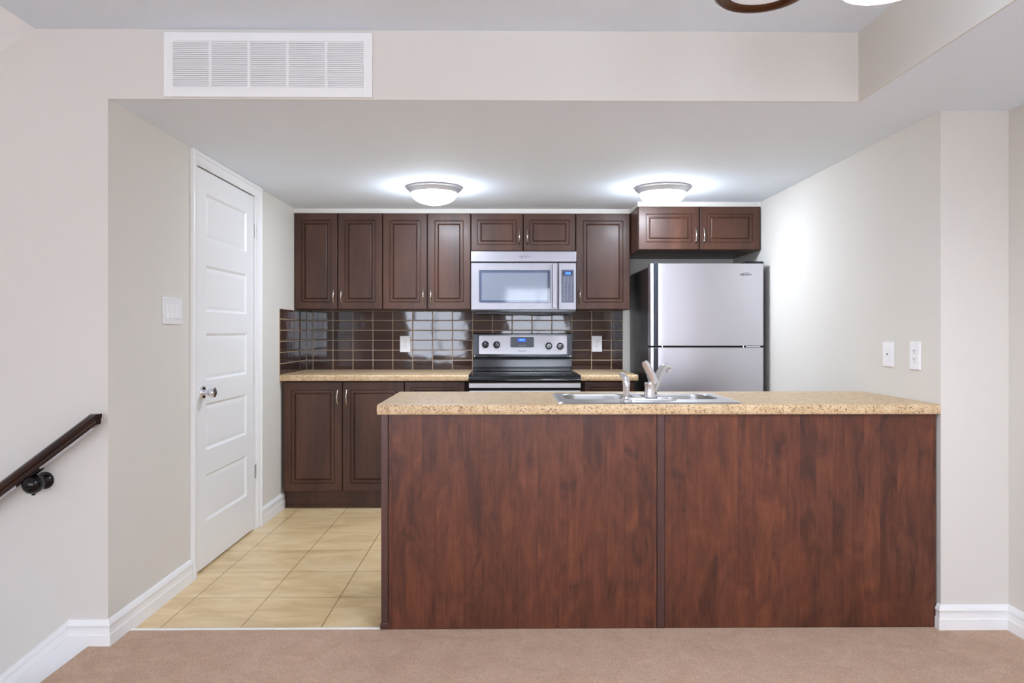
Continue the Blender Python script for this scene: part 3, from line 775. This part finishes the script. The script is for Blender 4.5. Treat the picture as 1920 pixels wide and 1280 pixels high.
b = MB().loops([[(x, y, z) for x, y in rr(1.600 + i, FX1 - i, FY + .002 + i, FY + .16 - i, .012, 5)] for i, z in ((0, 1.6505), (0, 1.660), (.005, 1.6655))])
b.obj('hinge_cover', M['black'], fr)
MB().box(FX0 + .01, FX1 - .01, FY + .03, FY + .07, .008, .088, .003).obj('base_grille', M['darkplastic'], fr)

# ------------------------------------------------------------------ ceiling lights of the kitchen
def dome_light(label, x, y):
    t = thing('ceiling_light', label, 'ceiling light', (x, y, ZK), 'flush kitchen ceiling lights')
    MB().lathe([(.168, -.0005), (.172, -.006), (.170, -.011), (.163, -.013), (.161, -.019), (.152, -.026), (.146, -.036), (.140, -.040), (.130, -.0395)], (x, y, ZK), 'z', 56).obj('ring', M['brushed'], t, smooth=40)
    prof = [(.138, -.0405)] + [(.1375 * math.cos(a), -.041 - .066 * math.sin(a)) for a in [PI / 2 * k / 14 for k in range(1, 14)]] + [(.004, -.107)]
    MB().lathe(prof, (x, y, ZK), 'z', 48).obj('glass_dome', M['dome'], t, smooth=60)
    MB().lathe([(.009, -.1072), (.010, -.111), (.007, -.116), (.0, -.118)], (x, y, ZK), 'z', 20).obj('finial', M['brushed'], t)
dome_light('lit flush dome ceiling light over the counter left of the microwave', -.430, 4.470)
dome_light('lit flush dome ceiling light in front of the refrigerator cabinet', .978, 4.455)

# ------------------------------------------------------------------ chandelier at the top edge
cx, cy_ = .785, 1.50
ch = thing('chandelier', 'bronze chandelier with round glass shades cut off by the top edge', 'chandelier', (cx, cy_, ZM))
MB().lathe([(.065, -.0005), (.065, -.012), (.045, -.025), (.012, -.03), (.012, -.14), (.03, -.16), (.042, -.19), (.03, -.22), (.0, -.235)], (cx, cy_, ZM), 'z', 32).obj('stem', M['bronze'], ch)
for k in range(6):
    a = math.radians(60 * k); R = .305
    x, y = cx + R * math.cos(a), cy_ + R * math.sin(a)
    zb = 2.043 if k == 1 else 2.033
    MB().tube([(cx + .04 * math.cos(a), cy_ + .04 * math.sin(a), 2.185), (cx + .13 * math.cos(a), cy_ + .13 * math.sin(a), 2.22), (cx + .24 * math.cos(a), cy_ + .24 * math.sin(a), 2.205), (x, y, 2.16)], .008, 10).obj('arm', M['bronze'], ch)
    off = k in (0, 2)
    b = MB().lathe([(.02, .125), (.03, .115), (.055, .085), (.085, .045), (.103, .012), (.105, .004), (.103, .004), (.083, .042), (.05, .080), (.0, .10)], (x, y, zb), 'z', 40)
    sh = b.obj('shade', M['shade'] if off else M['shade_lit'], ch, smooth=50)
    if not off:
        MB().lathe([(.013, .10), (.014, .082), (.026, .066), (.031, .048), (.026, .030), (.012, .019), (.0, .0165)], (x, y, zb), 'z', 24).obj('bulb', M['bulb'], sh, smooth=60)
    if off:
        MB().lathe([(.084, .004), (.088, -.002), (.100, -.006), (.108, -.007), (.115, -.002), (.116, .006), (.110, .014), (.106, .012), (.1055, .004)], (x, y, zb), 'z', 48, False, False).obj('rim', M['bronze'], sh, smooth=60)
        MB().lathe([(.0835, .004), (.060, .010), (.0, .016)], (x, y, zb), 'z', 40).obj('diffuser', M['shade'], sh)

# ------------------------------------------------------------------ handrail
hr = thing('handrail', 'dark stained wooden stair handrail on the wall at left', 'handrail', (-1.8, YF, .6))
yc = YF - .072; sl = 0.755
prof = [(-.018, -.0005), (-.021, .006), (-.020, .014), (-.024, .020), (-.029, .028), (-.029, .040), (-.024, .050), (-.012, .0575), (0, .0595), (.012, .0575), (.024, .050), (.029, .040), (.029, .028), (.024, .020), (.020, .014), (.021, .006), (.018, -.0005)]
def sec(x, k, dx=0):
    z0 = .8576 + sl * (x + 1.5085)
    return [(x, yc + u * k, z0 + .03 + (h - .03) * k) for u, h in prof]
e0 = sec(-1.535, 1.0)
zmax = max(p[2] for p in e0)
end = [(-1.5085, yc + u * .86, min(.8576 + h * .98, zmax - .001 + (h - .0595) * .12)) for u, h in prof]
MB().loops([sec(-2.7, 1.0), e0, end]).obj('rail', M['rail'], hr, smooth=40)
b = MB()
b.prism([(-2.7, yc - .013, .8576 - sl * 1.1915 - .005), (-1.524, yc - .013, .8576 - sl * .0155 - .005), (-1.524, yc - .013, .8576 - sl * .0155 - .001), (-2.7, yc - .013, .8576 - sl * 1.1915 - .001)], (0, .026, 0))
b.obj('underside_strip', M['brushed'], hr)  # thin pale grey strip along the underside of the rail
bx, bz = -1.7475, .636
b = MB().lathe([(.032, -.0006), (.033, -.006), (.031, -.014), (.022, -.020), (.0165, -.026), (.017, -.036), (.026, -.046), (.0335, -.060), (.0365, -.076), (.033, -.092), (.023, -.103), (.010, -.1075), (.0, -.108)], (bx, YF, bz), 'y', 32)
br_ = b.obj('bracket', M['ball'], hr, smooth=60)
MB().lathe([(.017, -.0362), (.0205, -.040), (.0262, -.046)], (bx, YF, bz), 'y', 32, False, False).obj('collar', M['bronze'], br_)
zr = lambda x: .8576 + sl * (x + 1.5085)
MB().prism([(bx - .055, yc - .0145, zr(bx - .055) - .010), (bx + .030, yc - .0145, zr(bx + .030) - .010), (bx + .030, yc - .0145, zr(bx + .030) + .001), (bx - .055, yc - .0145, zr(bx - .055) + .001)], (0, .029, 0)).obj('saddle', M['ball'], br_)
MB().box(bx - .006, bx + .006, YF - .078, YF - .066, bz - .042, bz - .0355, .003).obj('screw', M['ball'], br_)
